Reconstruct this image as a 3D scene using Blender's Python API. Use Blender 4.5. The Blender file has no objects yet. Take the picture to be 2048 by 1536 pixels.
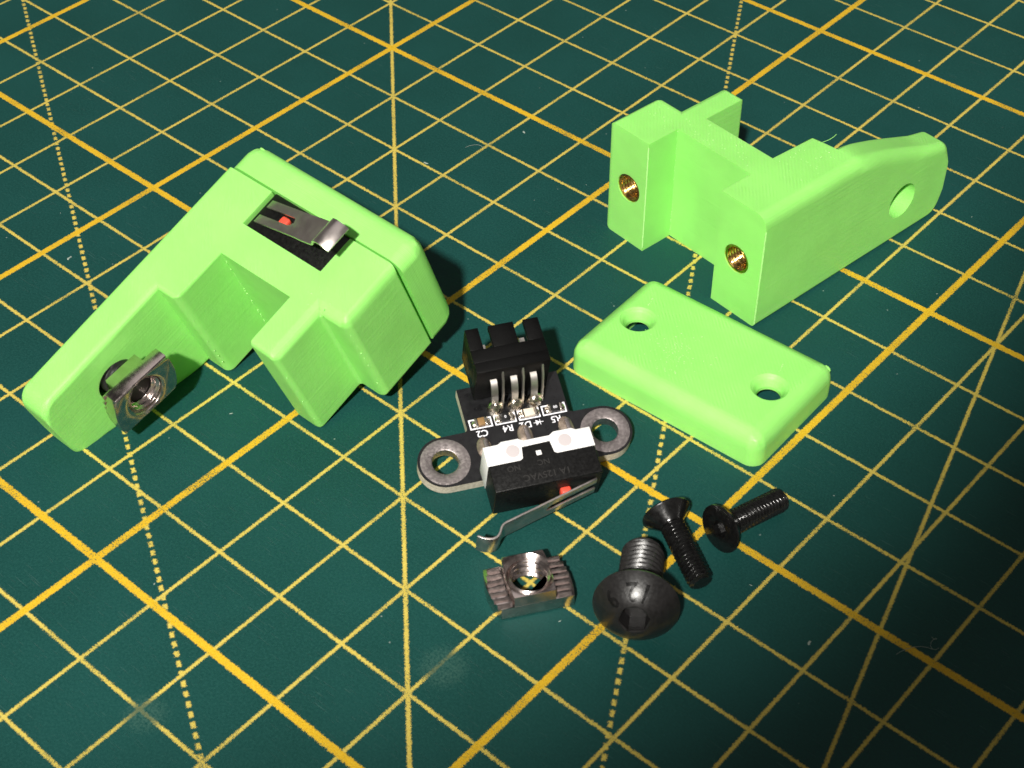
import bpy, bmesh, math, random
from mathutils import Matrix, Vector, noise

random.seed(7)
MM = 0.001
SC = bpy.context.scene
COL = SC.collection
PI = math.pi

# ------------------------------------------------------------------ camera, world, lamps, exposure
cam_d = bpy.data.cameras.new('camera')
cam = bpy.data.objects.new('camera', cam_d)
COL.objects.link(cam)
CR = ((0.752896, 0.658124, -0.004461), (0.452505, -0.522565, -0.72261), (-0.477898, 0.542031, -0.691242))
cam.matrix_world = Matrix((
    (CR[0][0], -CR[1][0], -CR[2][0], 165.32 * MM),
    (CR[0][1], -CR[1][1], -CR[2][1], -108.37 * MM),
    (CR[0][2], -CR[1][2], -CR[2][2], 142.13 * MM),
    (0, 0, 0, 1)))
cam_d.sensor_width = 36.0
cam_d.lens = 3223.79 / 2048 * 36.0
cam_d.clip_start = 0.005
cam_d.clip_end = 10.0
cam_d.dof.use_dof = True
cam_d.dof.focus_distance = 0.225
cam_d.dof.aperture_fstop = 95.0
SC.camera = cam

W = bpy.data.worlds.new('World')
SC.world = W
W.use_nodes = True
wn = W.node_tree.nodes
wl = W.node_tree.links
wn.clear()
wo = wn.new('ShaderNodeOutputWorld')
wb = wn.new('ShaderNodeBackground')
wtc = wn.new('ShaderNodeTexCoord')
wsep = wn.new('ShaderNodeSeparateXYZ')
wr = wn.new('ShaderNodeValToRGB')
wr.color_ramp.elements[0].position = 0.25
wr.color_ramp.elements[0].color = (0.60, 0.54, 0.50, 1)
wr.color_ramp.elements[1].position = 0.75
wr.color_ramp.elements[1].color = (0.12, 0.115, 0.11, 1)
wl.new(wtc.outputs['Generated'], wsep.inputs[0])
wl.new(wsep.outputs['Z'], wr.inputs[0])
wl.new(wr.outputs[0], wb.inputs['Color'])
wb.inputs['Strength'].default_value = 0.27
wl.new(wb.outputs[0], wo.inputs['Surface'])

# desk lamp behind the photographer's left shoulder; cone narrowed so its edge stands in for that person's shadow
lamp_d = bpy.data.lights.new('desk_lamp', 'SPOT')
lamp = bpy.data.objects.new('desk_lamp', lamp_d)
COL.objects.link(lamp)
LDIR = Vector((0.49, -0.86, 1.0)).normalized()
LAIM = Vector((-0.060, 0.076, 0.0))
LD = 0.80
LFOC = Vector((0.062, 0.010, 0.0))
lamp.location = LFOC + LDIR * LD
lamp.rotation_euler = (LAIM - lamp.location).to_track_quat('-Z', 'Y').to_euler()
lamp_d.energy = 48.5
lamp_d.color = (1.0, 0.965, 0.90)
lamp_d.shadow_soft_size = 0.016
lamp_d.spot_size = math.radians(21.3)
lamp_d.spot_blend = 0.15

# dim ceiling panel over the bench, gives the soft sheen on plastic and metal
ce_d = bpy.data.lights.new('ceiling_lamp', 'AREA')
ce = bpy.data.objects.new('ceiling_lamp', ce_d)
COL.objects.link(ce)
ce_d.shape = 'RECTANGLE'
ce_d.size = 1.2
ce_d.size_y = 0.9
ce.location = (-0.15, 0.30, 1.5)
ce_d.energy = 1.9
ce_d.color = (1.0, 0.93, 0.90)

SC.view_settings.view_transform = 'Standard'
SC.view_settings.look = 'None'
SC.view_settings.gamma = 1.0
SC.view_settings.exposure = 0.0
SC.view_settings.use_curve_mapping = False
SC.render.engine = 'CYCLES'


# ------------------------------------------------------------------ material helpers
def new_mat(name):
    m = bpy.data.materials.new(name)
    m.use_nodes = True
    nt = m.node_tree
    b = nt.nodes['Principled BSDF']
    return m, nt, b


class NB:
    """small node-building helper"""
    def __init__(self, nt):
        self.nt = nt

    def n(self, t, **kw):
        nd = self.nt.nodes.new(t)
        for k, v in kw.items():
            setattr(nd, k, v)
        return nd

    def link(self, a, b):
        self.nt.links.new(a, b)

    def math(self, op, a, b=None, c=None, clamp=False):
        nd = self.n('ShaderNodeMath', operation=op)
        nd.use_clamp = clamp
        for i, v in enumerate((a, b, c)):
            if v is None:
                continue
            if isinstance(v, (int, float)):
                nd.inputs[i].default_value = v
            else:
                self.link(v, nd.inputs[i])
        return nd.outputs[0]

    def sstep(self, v, lo, hi, t0=0.0, t1=1.0):
        nd = self.n('ShaderNodeMapRange', interpolation_type='SMOOTHSTEP')
        self.link(v, nd.inputs[0])
        nd.inputs[1].default_value = lo
        nd.inputs[2].default_value = hi
        nd.inputs[3].default_value = t0
        nd.inputs[4].default_value = t1
        return nd.outputs[0]

    def noise(self, vec, scale, detail=2.0, rough=0.5):
        nd = self.n('ShaderNodeTexNoise')
        nd.inputs['Scale'].default_value = scale
        nd.inputs['Detail'].default_value = detail
        nd.inputs['Roughness'].default_value = rough
        if vec is not None:
            self.link(vec, nd.inputs['Vector'])
        return nd.outputs['Fac'], nd.outputs['Color']

    def mixc(self, f, a, b):
        nd = self.n('ShaderNodeMix', data_type='RGBA')
        for s, v in ((nd.inputs[0], f), (nd.inputs[6], a), (nd.inputs[7], b)):
            if isinstance(v, (int, float)):
                s.default_value = v
            elif isinstance(v, tuple):
                s.default_value = v if len(v) == 4 else (*v, 1)
            else:
                self.link(v, s)
        return nd.outputs[2]

    def bump(self, h, strength, dist, normal=None):
        nd = self.n('ShaderNodeBump')
        nd.inputs['Strength'].default_value = strength
        nd.inputs['Distance'].default_value = dist
        self.link(h, nd.inputs['Height'])
        if normal is not None:
            self.link(normal, nd.inputs['Normal'])
        return nd.outputs[0]


def simple(name, col, rough=0.5, metal=0.0, spec=0.5, var=0.0, vscale=900.0, bump=0.0, rvar=0.0):
    m, nt, b = new_mat(name)
    b.inputs['Base Color'].default_value = (*col, 1)
    b.inputs['Roughness'].default_value = rough
    b.inputs['Metallic'].default_value = metal
    b.inputs['Specular IOR Level'].default_value = spec
    k = NB(nt)
    if var or bump or rvar:
        tc = k.n('ShaderNodeTexCoord')
        f, c = k.noise(tc.outputs['Object'], vscale, 4.0, 0.6)
        if var:
            lo = tuple(x * (1 - var) for x in col)
            hi = tuple(min(1, x * (1 + var)) for x in col)
            k.link(k.mixc(k.sstep(f, 0.3, 0.7), lo, hi), b.inputs['Base Color'])
        if rvar:
            k.link(k.sstep(f, 0.3, 0.7, max(0.02, rough - rvar), rough + rvar), b.inputs['Roughness'])
        if bump:
            k.link(k.bump(f, bump, 0.0002), b.inputs['Normal'])
    return m


# ------------------------------------------------------------------ cutting mat material
def mat_material():
    m, nt, b = new_mat('cutting_mat_print')
    k = NB(nt)
    tc = k.n('ShaderNodeTexCoord')
    vm = k.n('ShaderNodeVectorMath', operation='SCALE')
    k.link(tc.outputs['Object'], vm.inputs[0])
    vm.inputs['Scale'].default_value = 100.0            # centimetres
    P = vm.outputs[0]
    # ragged print edges
    _, nc = k.noise(P, 55.0, 3.0, 0.7)
    off = k.n('ShaderNodeVectorMath', operation='SUBTRACT')
    k.link(nc, off.inputs[0])
    off.inputs[1].default_value = (0.5, 0.5, 0.5)
    sc = k.n('ShaderNodeVectorMath', operation='SCALE')
    k.link(off.outputs[0], sc.inputs[0])
    sc.inputs['Scale'].default_value = 0.075
    ad = k.n('ShaderNodeVectorMath', operation='ADD')
    k.link(P, ad.inputs[0])
    k.link(sc.outputs[0], ad.inputs[1])
    sep = k.n('ShaderNodeSeparateXYZ')
    k.link(ad.outputs[0], sep.inputs[0])
    x, y = sep.outputs['X'], sep.outputs['Y']

    def grid(v, period):
        f = k.math('FRACT', k.math('ADD', k.math('DIVIDE', v, period), 0.5))
        return k.math('MULTIPLY', k.math('ABSOLUTE', k.math('SUBTRACT', f, 0.5)), period)

    def line(d, w):
        return k.sstep(d, w - 0.006, w + 0.006, 1.0, 0.0)

    thin = line(k.math('MINIMUM', grid(x, 1.0), grid(y, 1.0)), 0.0215)
    thick = line(k.math('MINIMUM', grid(x, 5.0), grid(y, 5.0)), 0.047)

    def oblique(px, py, deg):
        a = math.radians(deg)
        nx, ny = math.sin(a), math.cos(a)        # normal of a line running (cos a, -sin a)
        d = k.math('ADD', k.math('MULTIPLY', k.math('SUBTRACT', x, px), nx),
                   k.math('MULTIPLY', k.math('SUBTRACT', y, py), ny))
        s = k.math('ADD', k.math('MULTIPLY', k.math('SUBTRACT', x, px), ny),
                   k.math('MULTIPLY', k.math('SUBTRACT', y, py), -nx))
        return k.math('ABSOLUTE', d), s

    d45, _ = oblique(0, 5, 45)
    d15, _ = oblique(11, 5, 75)
    d30, s30 = oblique(8, -6, 30)
    d60, s60 = oblique(4, 9, 60)

    def dots(s):
        f = k.math('ABSOLUTE', k.math('SUBTRACT', k.math('FRACT', k.math('DIVIDE', s, 0.138)), 0.5))
        return k.sstep(f, 0.24, 0.34, 1.0, 0.0)

    lines = k.math('MAXIMUM', thin, thick)
    lines = k.math('MAXIMUM', lines, line(d45, 0.024))
    lines = k.math('MAXIMUM', lines, line(d15, 0.022))
    lines = k.math('MAXIMUM', lines, k.math('MULTIPLY', line(d30, 0.025), dots(s30)))
    lines = k.math('MAXIMUM', lines, k.math('MULTIPLY', line(d60, 0.025), dots(s60)))
    # worn print: speckled gaps everywhere, wider rubbed patches here and there
    f1, _ = k.noise(P, 48.0, 3.0, 0.65)
    f2, _ = k.noise(P, 1.1, 3.0, 0.6)
    gap = k.sstep(k.math('ADD', f1, k.math('MULTIPLY', k.math('SUBTRACT', f2, 0.5), 0.45)), 0.53, 0.68)
    lines = k.math('MULTIPLY', lines, k.math('SUBTRACT', 1.0, k.math('MULTIPLY', gap, 0.9)))

    def disc(px, py, r0, r1, sx=1.0):
        dx = k.math('DIVIDE', k.math('SUBTRACT', x, px), sx)
        dy = k.math('SUBTRACT', y, py)
        r = k.math('SQRT', k.math('ADD', k.math('MULTIPLY', dx, dx), k.math('MULTIPLY', dy, dy)))
        r = k.math('ADD', r, k.math('MULTIPLY', k.math('SUBTRACT', f1, 0.5), 0.35))
        return k.sstep(r, r0, r1, 1.0, 0.0)

    # two spots where the ink has been rubbed off, with a pale scuff
    rub = k.math('MAXIMUM', disc(9.05, -3.5, 0.14, 0.34), disc(7.1, -6.0, 0.10, 0.30))
    rub = k.math('MAXIMUM', rub, disc(7.6, -7.55, 0.15, 0.35))
    lines = k.math('MULTIPLY', lines, k.math('SUBTRACT', 1.0, k.math('MULTIPLY', rub, 0.85)))

    # green vinyl with mottling
    f3, _ = k.noise(P, 0.55, 4.0, 0.6)
    f4, _ = k.noise(P, 34.0, 3.0, 0.7)
    g = k.mixc(k.sstep(f3, 0.3, 0.7), (0.0050, 0.0450, 0.0395), (0.0065, 0.0545, 0.0490))
    g = k.mixc(k.math('MULTIPLY', k.sstep(f4, 0.35, 0.75), 0.6), g, (0.012, 0.078, 0.068))
    # fine scratches in a few directions, gathered in scuffed areas
    scr = None
    for ang, stretch, sc_, thr in ((0.35, 26.0, 2.6, 0.705), (1.25, 30.0, 2.2, 0.715), (2.3, 24.0, 2.9, 0.715), (2.9, 36.0, 3.4, 0.70)):
        mp = k.n('ShaderNodeMapping')
        mp.inputs['Rotation'].default_value = (0, 0, ang)
        mp.inputs['Scale'].default_value = (1.0, stretch, 1.0)
        mp.inputs['Location'].default_value = (ang * 7, ang * 3, 0)
        k.link(P, mp.inputs['Vector'])
        f, _ = k.noise(mp.outputs[0], sc_, 1.5, 0.5)
        s = k.sstep(f, thr, thr + 0.05)
        scr = s if scr is None else k.math('MAXIMUM', scr, s)
    fz, _ = k.noise(P, 0.42, 2.0, 0.5)
    scr = k.math('MULTIPLY', scr, k.sstep(fz, 0.40, 0.66, 0.2, 1.0))
    g = k.mixc(k.math('MULTIPLY', scr, 0.36), g, (0.075, 0.17, 0.155))
    g = k.mixc(k.math('MULTIPLY', k.math('MULTIPLY', rub, k.sstep(f4, 0.35, 0.6)), 0.20), g, (0.11, 0.20, 0.15))
    # pale dust specks
    vor = k.n('ShaderNodeTexVoronoi')
    vor.inputs['Scale'].default_value = 3.1
    k.link(P, vor.inputs['Vector'])
    sepc = k.n('ShaderNodeSeparateColor')
    k.link(vor.outputs['Color'], sepc.inputs[0])
    sp = k.math('MULTIPLY', k.sstep(vor.outputs['Distance'], 0.022, 0.045, 1.0, 0.0), k.math('GREATER_THAN', sepc.outputs[0], 0.62))
    g = k.mixc(k.math('MULTIPLY', sp, 0.55), g, (0.30, 0.36, 0.33))
    ink = k.mixc(k.sstep(f1, 0.35, 0.68), (0.60, 0.345, 0.012), (0.80, 0.53, 0.032))
    pale = k.mixc(k.sstep(f1, 0.35, 0.68), (0.52, 0.39, 0.060), (0.70, 0.57, 0.13))
    ink = k.mixc(thick, pale, ink)
    colr = k.mixc(k.math('MULTIPLY', lines, 0.97), g, ink)
    k.link(colr, b.inputs['Base Color'])
    ro = k.sstep(f4, 0.3, 0.7, 0.46, 0.62)
    k.link(ro, b.inputs['Roughness'])
    b.inputs['Specular IOR Level'].default_value = 0.22
    h = k.math('ADD', k.math('MULTIPLY', f4, 0.7), k.math('MULTIPLY', lines, 0.25))
    h = k.math('SUBTRACT', h, k.math('MULTIPLY', scr, 0.6))
    k.link(k.bump(h, 0.6, 0.00009), b.inputs['Normal'])
    return m


# ------------------------------------------------------------------ printed green plastic
def pla_material(name='green_plastic', hue=(0.285, 0.73, 0.155)):
    m, nt, b = new_mat(name)
    k = NB(nt)
    tc = k.n('ShaderNodeTexCoord')
    O = tc.outputs['Object']
    sep = k.n('ShaderNodeSeparateXYZ')
    k.link(O, sep.inputs[0])
    f0, _ = k.noise(O, 120.0, 3.0, 0.55)
    col = k.mixc(k.sstep(f0, 0.3, 0.7), tuple(c * 0.95 for c in hue), tuple(min(1, c * 1.05) for c in hue))
    k.link(col, b.inputs['Base Color'])
    # layer steps on the sides (0.2 mm), diagonal raster on flat tops
    fz, _ = k.noise(O, 300.0, 1.0, 0.5)
    zz = k.math('ADD', k.math('MULTIPLY', sep.outputs['Z'], 2 * PI / 0.0002), k.math('MULTIPLY', fz, 2.0))
    lay = k.math('MULTIPLY', k.math('SINE', zz), 0.5)
    dd = k.math('MULTIPLY', k.math('ADD', sep.outputs['X'], sep.outputs['Y']), 2 * PI / 0.00062)
    ras = k.math('MULTIPLY', k.math('SINE', k.math('ADD', dd, k.math('MULTIPLY', fz, 3.0))), 0.5)
    nrm = tc.outputs['Normal']
    sn = k.n('ShaderNodeSeparateXYZ')
    k.link(nrm, sn.inputs[0])
    top = k.sstep(k.math('ABSOLUTE', sn.outputs['Z']), 0.9, 0.99)
    fp, _ = k.noise(O, 260.0, 3.0, 0.6)
    patch = k.sstep(fp, 0.52, 0.70)
    h = k.math('ADD', k.math('MULTIPLY', lay, k.math('MULTIPLY', k.math('SUBTRACT', 1.0, top), 0.35)),
               k.math('MULTIPLY', k.math('MULTIPLY', ras, top), k.math('ADD', k.math('MULTIPLY', patch, 1.6), 0.3)))
    mpz = k.n('ShaderNodeMapping')
    mpz.inputs['Scale'].default_value = (40.0, 40.0, 2600.0)
    k.link(O, mpz.inputs['Vector'])
    fl, _ = k.noise(mpz.outputs[0], 1.0, 2.0, 0.6)
    h = k.math('ADD', h, k.math('MULTIPLY', k.math('MULTIPLY', fl, 1.5), k.math('SUBTRACT', 1.0, top)))
    fb, _ = k.noise(O, 1500.0, 3.0, 0.6)
    fw, _ = k.noise(O, 140.0, 2.0, 0.5)
    h = k.math('ADD', h, k.math('ADD', k.math('MULTIPLY', fb, 0.9), k.math('MULTIPLY', fw, 3.4)))
    k.link(k.bump(h, 0.40, 0.00005), b.inputs['Normal'])
    k.link(k.sstep(fp, 0.3, 0.7, 0.44, 0.56), b.inputs['Roughness'])
    b.inputs['Specular IOR Level'].default_value = 0.38
    b.inputs['Subsurface Weight'].default_value = 0.22
    b.inputs['Subsurface Radius'].default_value = (0.45, 1.0, 0.25)
    b.inputs['Subsurface Scale'].default_value = 0.0014
    return m


M_MAT = mat_material()
M_PLA = pla_material()
M_BEAD = simple('glint_green_bead', (0.42, 0.80, 0.26), 0.22, 0.0, 0.7)  # lighter than the base plastic, so the glint sits in the colour
M_NICKEL = simple('nickel_plated_steel', (0.68, 0.59, 0.56), 0.21, 1.0, var=0.10, vscale=900, bump=0.05, rvar=0.06)
M_LEVER = simple('lever_spring_steel', (0.66, 0.60, 0.57), 0.36, 1.0, var=0.04, vscale=700, rvar=0.04)
M_TIN = simple('tinned_copper', (0.44, 0.39, 0.385), 0.42, 1.0, var=0.10, vscale=2600, bump=0.15, rvar=0.08)
M_SOLDER = simple('solder', (0.66, 0.60, 0.52), 0.22, 1.0, var=0.15, vscale=2200, bump=0.45, rvar=0.08)
M_PAD = simple('dull_solder_flux', (0.34, 0.27, 0.22), 0.45, 0.75, var=0.3, vscale=1400, bump=0.3)
M_PINM = simple('pin_tin', (0.90, 0.86, 0.80), 0.36, 1.0)
M_BRASS = simple('brass', (0.74, 0.47, 0.15), 0.22, 1.0, var=0.15, vscale=2000, bump=0.1, rvar=0.06)
M_BLKOX = simple('black_oxide_steel', (0.0115, 0.0108, 0.0108), 0.36, 0.0, 0.72, var=0.2, vscale=2500, bump=0.12, rvar=0.05)
M_BLKSCR = simple('glossy_black_steel', (0.006, 0.006, 0.006), 0.22, 0.0, 0.6, var=0.3, vscale=1500, bump=0.1, rvar=0.05)
M_BLKPL = simple('black_moulded_plastic', (0.0055, 0.0055, 0.0055), 0.40, 0.0, 0.28, var=0.3, vscale=2500, bump=0.15, rvar=0.08)
M_EMB = simple('embossed_black_plastic', (0.020, 0.019, 0.018), 0.5, 0.0, 0.45)
M_CONN = simple('connector_plastic', (0.003, 0.003, 0.003), 0.36, 0.0, 0.20, bump=0.15, vscale=2500)
M_WHITE = simple('white_plastic', (0.78, 0.77, 0.76), 0.42, 0.0, 0.45, var=0.02)
M_WHITE2 = simple('white_plastic_peg', (0.50, 0.455, 0.46), 0.5, 0.0, 0.4)
M_RED = simple('red_plastic', (0.70, 0.075, 0.045), 0.45, 0.0, 0.4)
M_PCB = simple('black_solder_mask', (0.008, 0.008, 0.009), 0.32, 0.0, 0.45, var=0.3, vscale=900, rvar=0.08)
M_FR4 = simple('board_core', (0.50, 0.45, 0.36), 0.7, 0.0, 0.3, var=0.2, vscale=2500)
M_SILK = simple('white_silkscreen', (0.78, 0.77, 0.82), 0.55, 0.0, 0.3)
M_RES = simple('resistor_body', (0.012, 0.012, 0.012), 0.3)
M_CAP = simple('capacitor_ceramic', (0.26, 0.15, 0.06), 0.45)
M_LED = simple('led_resin', (0.72, 0.62, 0.50), 0.3)
M_DUST = simple('pale_dust', (0.26, 0.32, 0.28), 0.8)
M_BONE = simple('white_paint_mark', (0.8, 0.8, 0.8), 0.5)


# ------------------------------------------------------------------ object helpers
def link(o, parent=None):
    COL.objects.link(o)
    if parent is not None:
        o.parent = parent
    return o


def thing(name, label, cat, mw=None, group=None):
    o = bpy.data.objects.new(name, None)
    o.empty_display_size = 0.005
    o['label'] = label
    o['category'] = cat
    if group:
        o['group'] = group
    if mw is not None:
        o.matrix_world = mw
    link(o)
    return o


def pose(rows, loc):
    m = Matrix([list(r) for r in rows]).to_4x4()
    q = m.to_quaternion().to_matrix().to_4x4()
    q.translation = Vector(loc) * MM
    return q


def smooth_by_angle(me, deg=35.0):
    bm = bmesh.new()
    bm.from_mesh(me)
    lim = math.radians(deg)
    for f in bm.faces:
        f.smooth = True
    for e in bm.edges:
        e.smooth = not (len(e.link_faces) == 2 and e.calc_face_angle(0.0) > lim)
    bm.to_mesh(me)
    bm.free()


def mesh_of(bm, name='m'):
    me = bpy.data.meshes.new(name)
    bm.normal_update()
    bm.to_mesh(me)
    bm.free()
    return me


def bake(me, mods):
    """apply modifiers to a mesh (all in mm), return a new mesh"""
    o = bpy.data.objects.new('tmp', me)
    COL.objects.link(o)
    tmp = [o]
    for t, kw in mods:
        md = o.modifiers.new('x', t)
        for kk, v in kw.items():
            if kk == 'cutter':
                c = bpy.data.objects.new('cut', v)
                COL.objects.link(c)
                tmp.append(c)
                md.object = c
            else:
                setattr(md, kk, v)
    dg = bpy.context.evaluated_depsgraph_get()
    dg.update()
    out = bpy.data.meshes.new_from_object(o.evaluated_get(dg))
    for c in tmp:
        bpy.data.objects.remove(c)
    return out


def put(name, me, mat, parent=None, deg=35.0, mats=None):
    """link a mesh given in mm as an object; converts to metres once"""
    me.name = name
    idx = [p.material_index for p in me.polygons] if mats else None
    me.materials.clear()
    for mm in (mats or [mat]):
        me.materials.append(mm)
    if idx:
        me.polygons.foreach_set('material_index', idx)
    if deg is not None:
        smooth_by_angle(me, deg)
    if mat is M_PLA and deg == 30:
        me = bake(me, [('WEIGHTED_NORMAL', dict(mode='FACE_AREA', weight=100, keep_sharp=True))])
        me.name = name
    me.transform(Matrix.Scale(MM, 4))
    o = bpy.data.objects.new(name, me)
    link(o, parent)
    return o


def add_box(bm, x0, x1, y0, y1, z0, z1):
    vs = [bm.verts.new((x, y, z)) for z in (z0, z1) for y in (y0, y1) for x in (x0, x1)]
    for q in ((0, 2, 3, 1), (4, 5, 7, 6), (0, 1, 5, 4), (2, 6, 7, 3), (0, 4, 6, 2), (1, 3, 7, 5)):
        bm.faces.new([vs[i] for i in q])
    return vs


def box_mesh(*a, bevel=0.0, seg=2):
    bm = bmesh.new()
    add_box(bm, *a)
    if bevel:
        bmesh.ops.bevel(bm, geom=list(bm.edges), offset=bevel, segments=seg, affect='EDGES', profile=0.5, clamp_overlap=True)
    return mesh_of(bm)


def prism(bm, pts, z0, z1):
    lo = [bm.verts.new((x, y, z0)) for x, y in pts]
    hi = [bm.verts.new((x, y, z1)) for x, y in pts]
    n = len(pts)
    bm.faces.new(lo[::-1])
    bm.faces.new(hi)
    for i in range(n):
        j = (i + 1) % n
        bm.faces.new((lo[i], lo[j], hi[j], hi[i]))


def prism_mesh(pts, z0, z1):
    bm = bmesh.new()
    prism(bm, pts, z0, z1)
    return mesh_of(bm)


def circle(cx, cy, r, n=32, a0=0.0):
    return [(cx + r * math.cos(a0 + 2 * PI * i / n), cy + r * math.sin(a0 + 2 * PI * i / n)) for i in range(n)]


def lathe(bm, prof, n=48, closed=False, rfun=None):
    """prof: list of (r, z) from one end to the other; r=0 ends are poles"""
    rows = []
    for r, z in prof:
        if r < 1e-6:
            rows.append([bm.verts.new((0, 0, z))])
        else:
            row = []
            for i in range(n):
                a = 2 * PI * i / n
                rr = rfun(r, z, a) if rfun else r
                row.append(bm.verts.new((rr * math.cos(a), rr * math.sin(a), z)))
            rows.append(row)
    pairs = list(zip(rows[:-1], rows[1:]))
    if closed:
        pairs.append((rows[-1], rows[0]))
    for p, q in pairs:
        for i in range(n):
            j = (i + 1) % n
            if len(p) == 1 and len(q) == 1:
                continue
            if len(p) == 1:
                bm.faces.new((p[0], q[j], q[i]))
            elif len(q) == 1:
                bm.faces.new((p[i], p[j], q[0]))
            else:
                bm.faces.new((p[i], p[j], q[j], q[i]))


def lathe_mesh(prof, n=48, closed=False, rfun=None):
    bm = bmesh.new()
    lathe(bm, prof, n, closed, rfun)
    bmesh.ops.recalc_face_normals(bm, faces=list(bm.faces))
    return mesh_of(bm)


def cyl_cutter(r, p0, p1, n=40):
    """cylinder mesh between two points (mm)"""
    p0, p1 = Vector(p0), Vector(p1)
    me = lathe_mesh([(0, 0), (r, 0), (r, (p1 - p0).length), (0, (p1 - p0).length)], n)
    q = (p1 - p0).to_track_quat('Z', 'Y').to_matrix().to_4x4()
    q.translation = p0
    me.transform(q)
    return me


def thread_mesh(r, pitch, z0, z1, depth, n=40, per=8, inner=False, taper=0.0):
    """helical V thread from z0 to z1 as a closed-sided tube surface"""
    steps = max(4, int((z1 - z0) / pitch * per))
    prof = []
    for i in range(steps + 1):
        z = z0 + (z1 - z0) * i / steps
        prof.append((r, z))

    def rf(rr, z, a):
        t = ((z / pitch) - a / (2 * PI)) % 1.0
        tri = abs(2 * t - 1)
        tri = min(1.0, max(0.0, (tri - 0.08) / 0.80))
        d = depth * tri
        edge = min(z - z0, z1 - z)
        if not inner and taper and (z - z0) < taper:
            d += (taper - (z - z0)) * 0.7
        return rr + d if inner else rr - d
    bm = bmesh.new()
    lathe(bm, prof, n, False, rf)
    if not inner:
        bm.verts.ensure_lookup_table()
        bm.faces.new([bm.verts[i] for i in range(n)][::-1])
    bmesh.ops.recalc_face_normals(bm, faces=list(bm.faces))
    me = mesh_of(bm)
    if inner:
        me.flip_normals()
    return me


def sweep_rect(bm, pts, w, h, side=Vector((1, 0, 0))):
    """square bar of width w (along side) and height h following pts"""
    rows = []
    n = len(pts)
    for i, p in enumerate(pts):
        p = Vector(p)
        t = Vector(pts[min(i + 1, n - 1)]) - Vector(pts[max(i - 1, 0)])
        t.normalize()
        up = side.cross(t).normalized()
        rows.append([bm.verts.new(p + side * (sx * w / 2) + up * (sy * h / 2)) for sx, sy in ((-1, -1), (1, -1), (1, 1), (-1, 1))])
    for a, b in zip(rows[:-1], rows[1:]):
        for i in range(4):
            j = (i + 1) % 4
            bm.faces.new((a[i], a[j], b[j], b[i]))
    bm.faces.new(rows[0][::-1])
    bm.faces.new(rows[-1])
    bmesh.ops.recalc_face_normals(bm, faces=list(bm.faces))


def text_bm(txt, size, extr, bold=0.0):
    cu = bpy.data.curves.new('txt', 'FONT')
    cu.body = txt
    cu.size = size
    cu.extrude = extr
    cu.offset = bold
    cu.align_x = 'CENTER'
    cu.align_y = 'CENTER'
    cu.resolution_u = 3
    o = bpy.data.objects.new('txt', cu)
    COL.objects.link(o)
    dg = bpy.context.evaluated_depsgraph_get()
    dg.update()
    me = bpy.data.meshes.new_from_object(o.evaluated_get(dg))
    bpy.data.objects.remove(o)
    return me


def join_meshes(items):
    bm = bmesh.new()
    for me, mx in items:
        m2 = me.copy()
        if mx is not None:
            m2.transform(mx)
        bm.from_mesh(m2)
        bpy.data.meshes.remove(m2)
    return mesh_of(bm)


def beads(points, r):
    bm = bmesh.new()
    for p in points:
        s = r * random.uniform(0.6, 1.25)
        bmesh.ops.create_icosphere(bm, subdivisions=1, radius=s, matrix=Matrix.Translation(p))
    return mesh_of(bm)


def seam(p0, p1, step=0.75, r=0.10):
    p0, p1 = Vector(p0), Vector(p1)
    L = (p1 - p0).length
    out = []
    s = random.uniform(0.2, step)
    while s < L:
        if random.random() < 0.8:
            out.append(p0.lerp(p1, s / L) + Vector([random.uniform(-.05, .05) for _ in range(3)]))
        s += step * random.uniform(0.55, 1.5)
    return out


# ------------------------------------------------------------------ the surface
bm = bmesh.new()
add_box(bm, -0.35, 0.55, -0.35, 0.60, -0.003, 0.0)
me = mesh_of(bm, 'cutting_mat')
me.materials.append(M_MAT)
mat_o = bpy.data.objects.new('cutting_mat', me)
mat_o['kind'] = 'structure'
mat_o['label'] = 'dark green cutting mat printed with a yellow centimetre grid'
link(mat_o)

# ------------------------------------------------------------------ printed bracket body
A0, R0, R1, N0, N1, T0, AI, AO = -6.9, 0.6, 13.9, 1.4, 13.4, -2.7, 17.0, 21.8
BR, BW, BB, BT, BA, BE, H = 5.4, 10.0, 9.5, 17.4, 17.9, 38.4, 18.0
HOLE_B, HOLE_Z = 28.8, 6.5
INS = ((-2.7, 9.0), (17.5, 9.0))


def arm_ring():
    pts = [(BA, 0.0)]
    pts += [(24.0, 0.0), (30.0, 0.0)]
    r = 2.4
    for i in range(7):
        a = -PI / 2 + (PI / 2) * i / 6
        pts.append((BE - r + r * math.cos(a), r + r * math.sin(a)))
    pts += [(BE, 4.2), (BE, 5.4), (BE, 6.6), (BE, 7.8)]
    rt = 1.9
    ztop = 11.75
    for i in range(7):
        a = (PI / 2 - 0.34) * i / 6
        pts.append((BE - rt + rt * math.cos(a), ztop - rt + rt * math.sin(a) + 0.3))
    for b, z in ((34.0, 12.75), (31.0, 13.9), (28.0, 15.05), (25.0, 16.15), (22.6, 16.95), (20.8, 17.5), (19.2, 17.85), (BA, H)):
        pts.append((b, z))
    return pts


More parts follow.
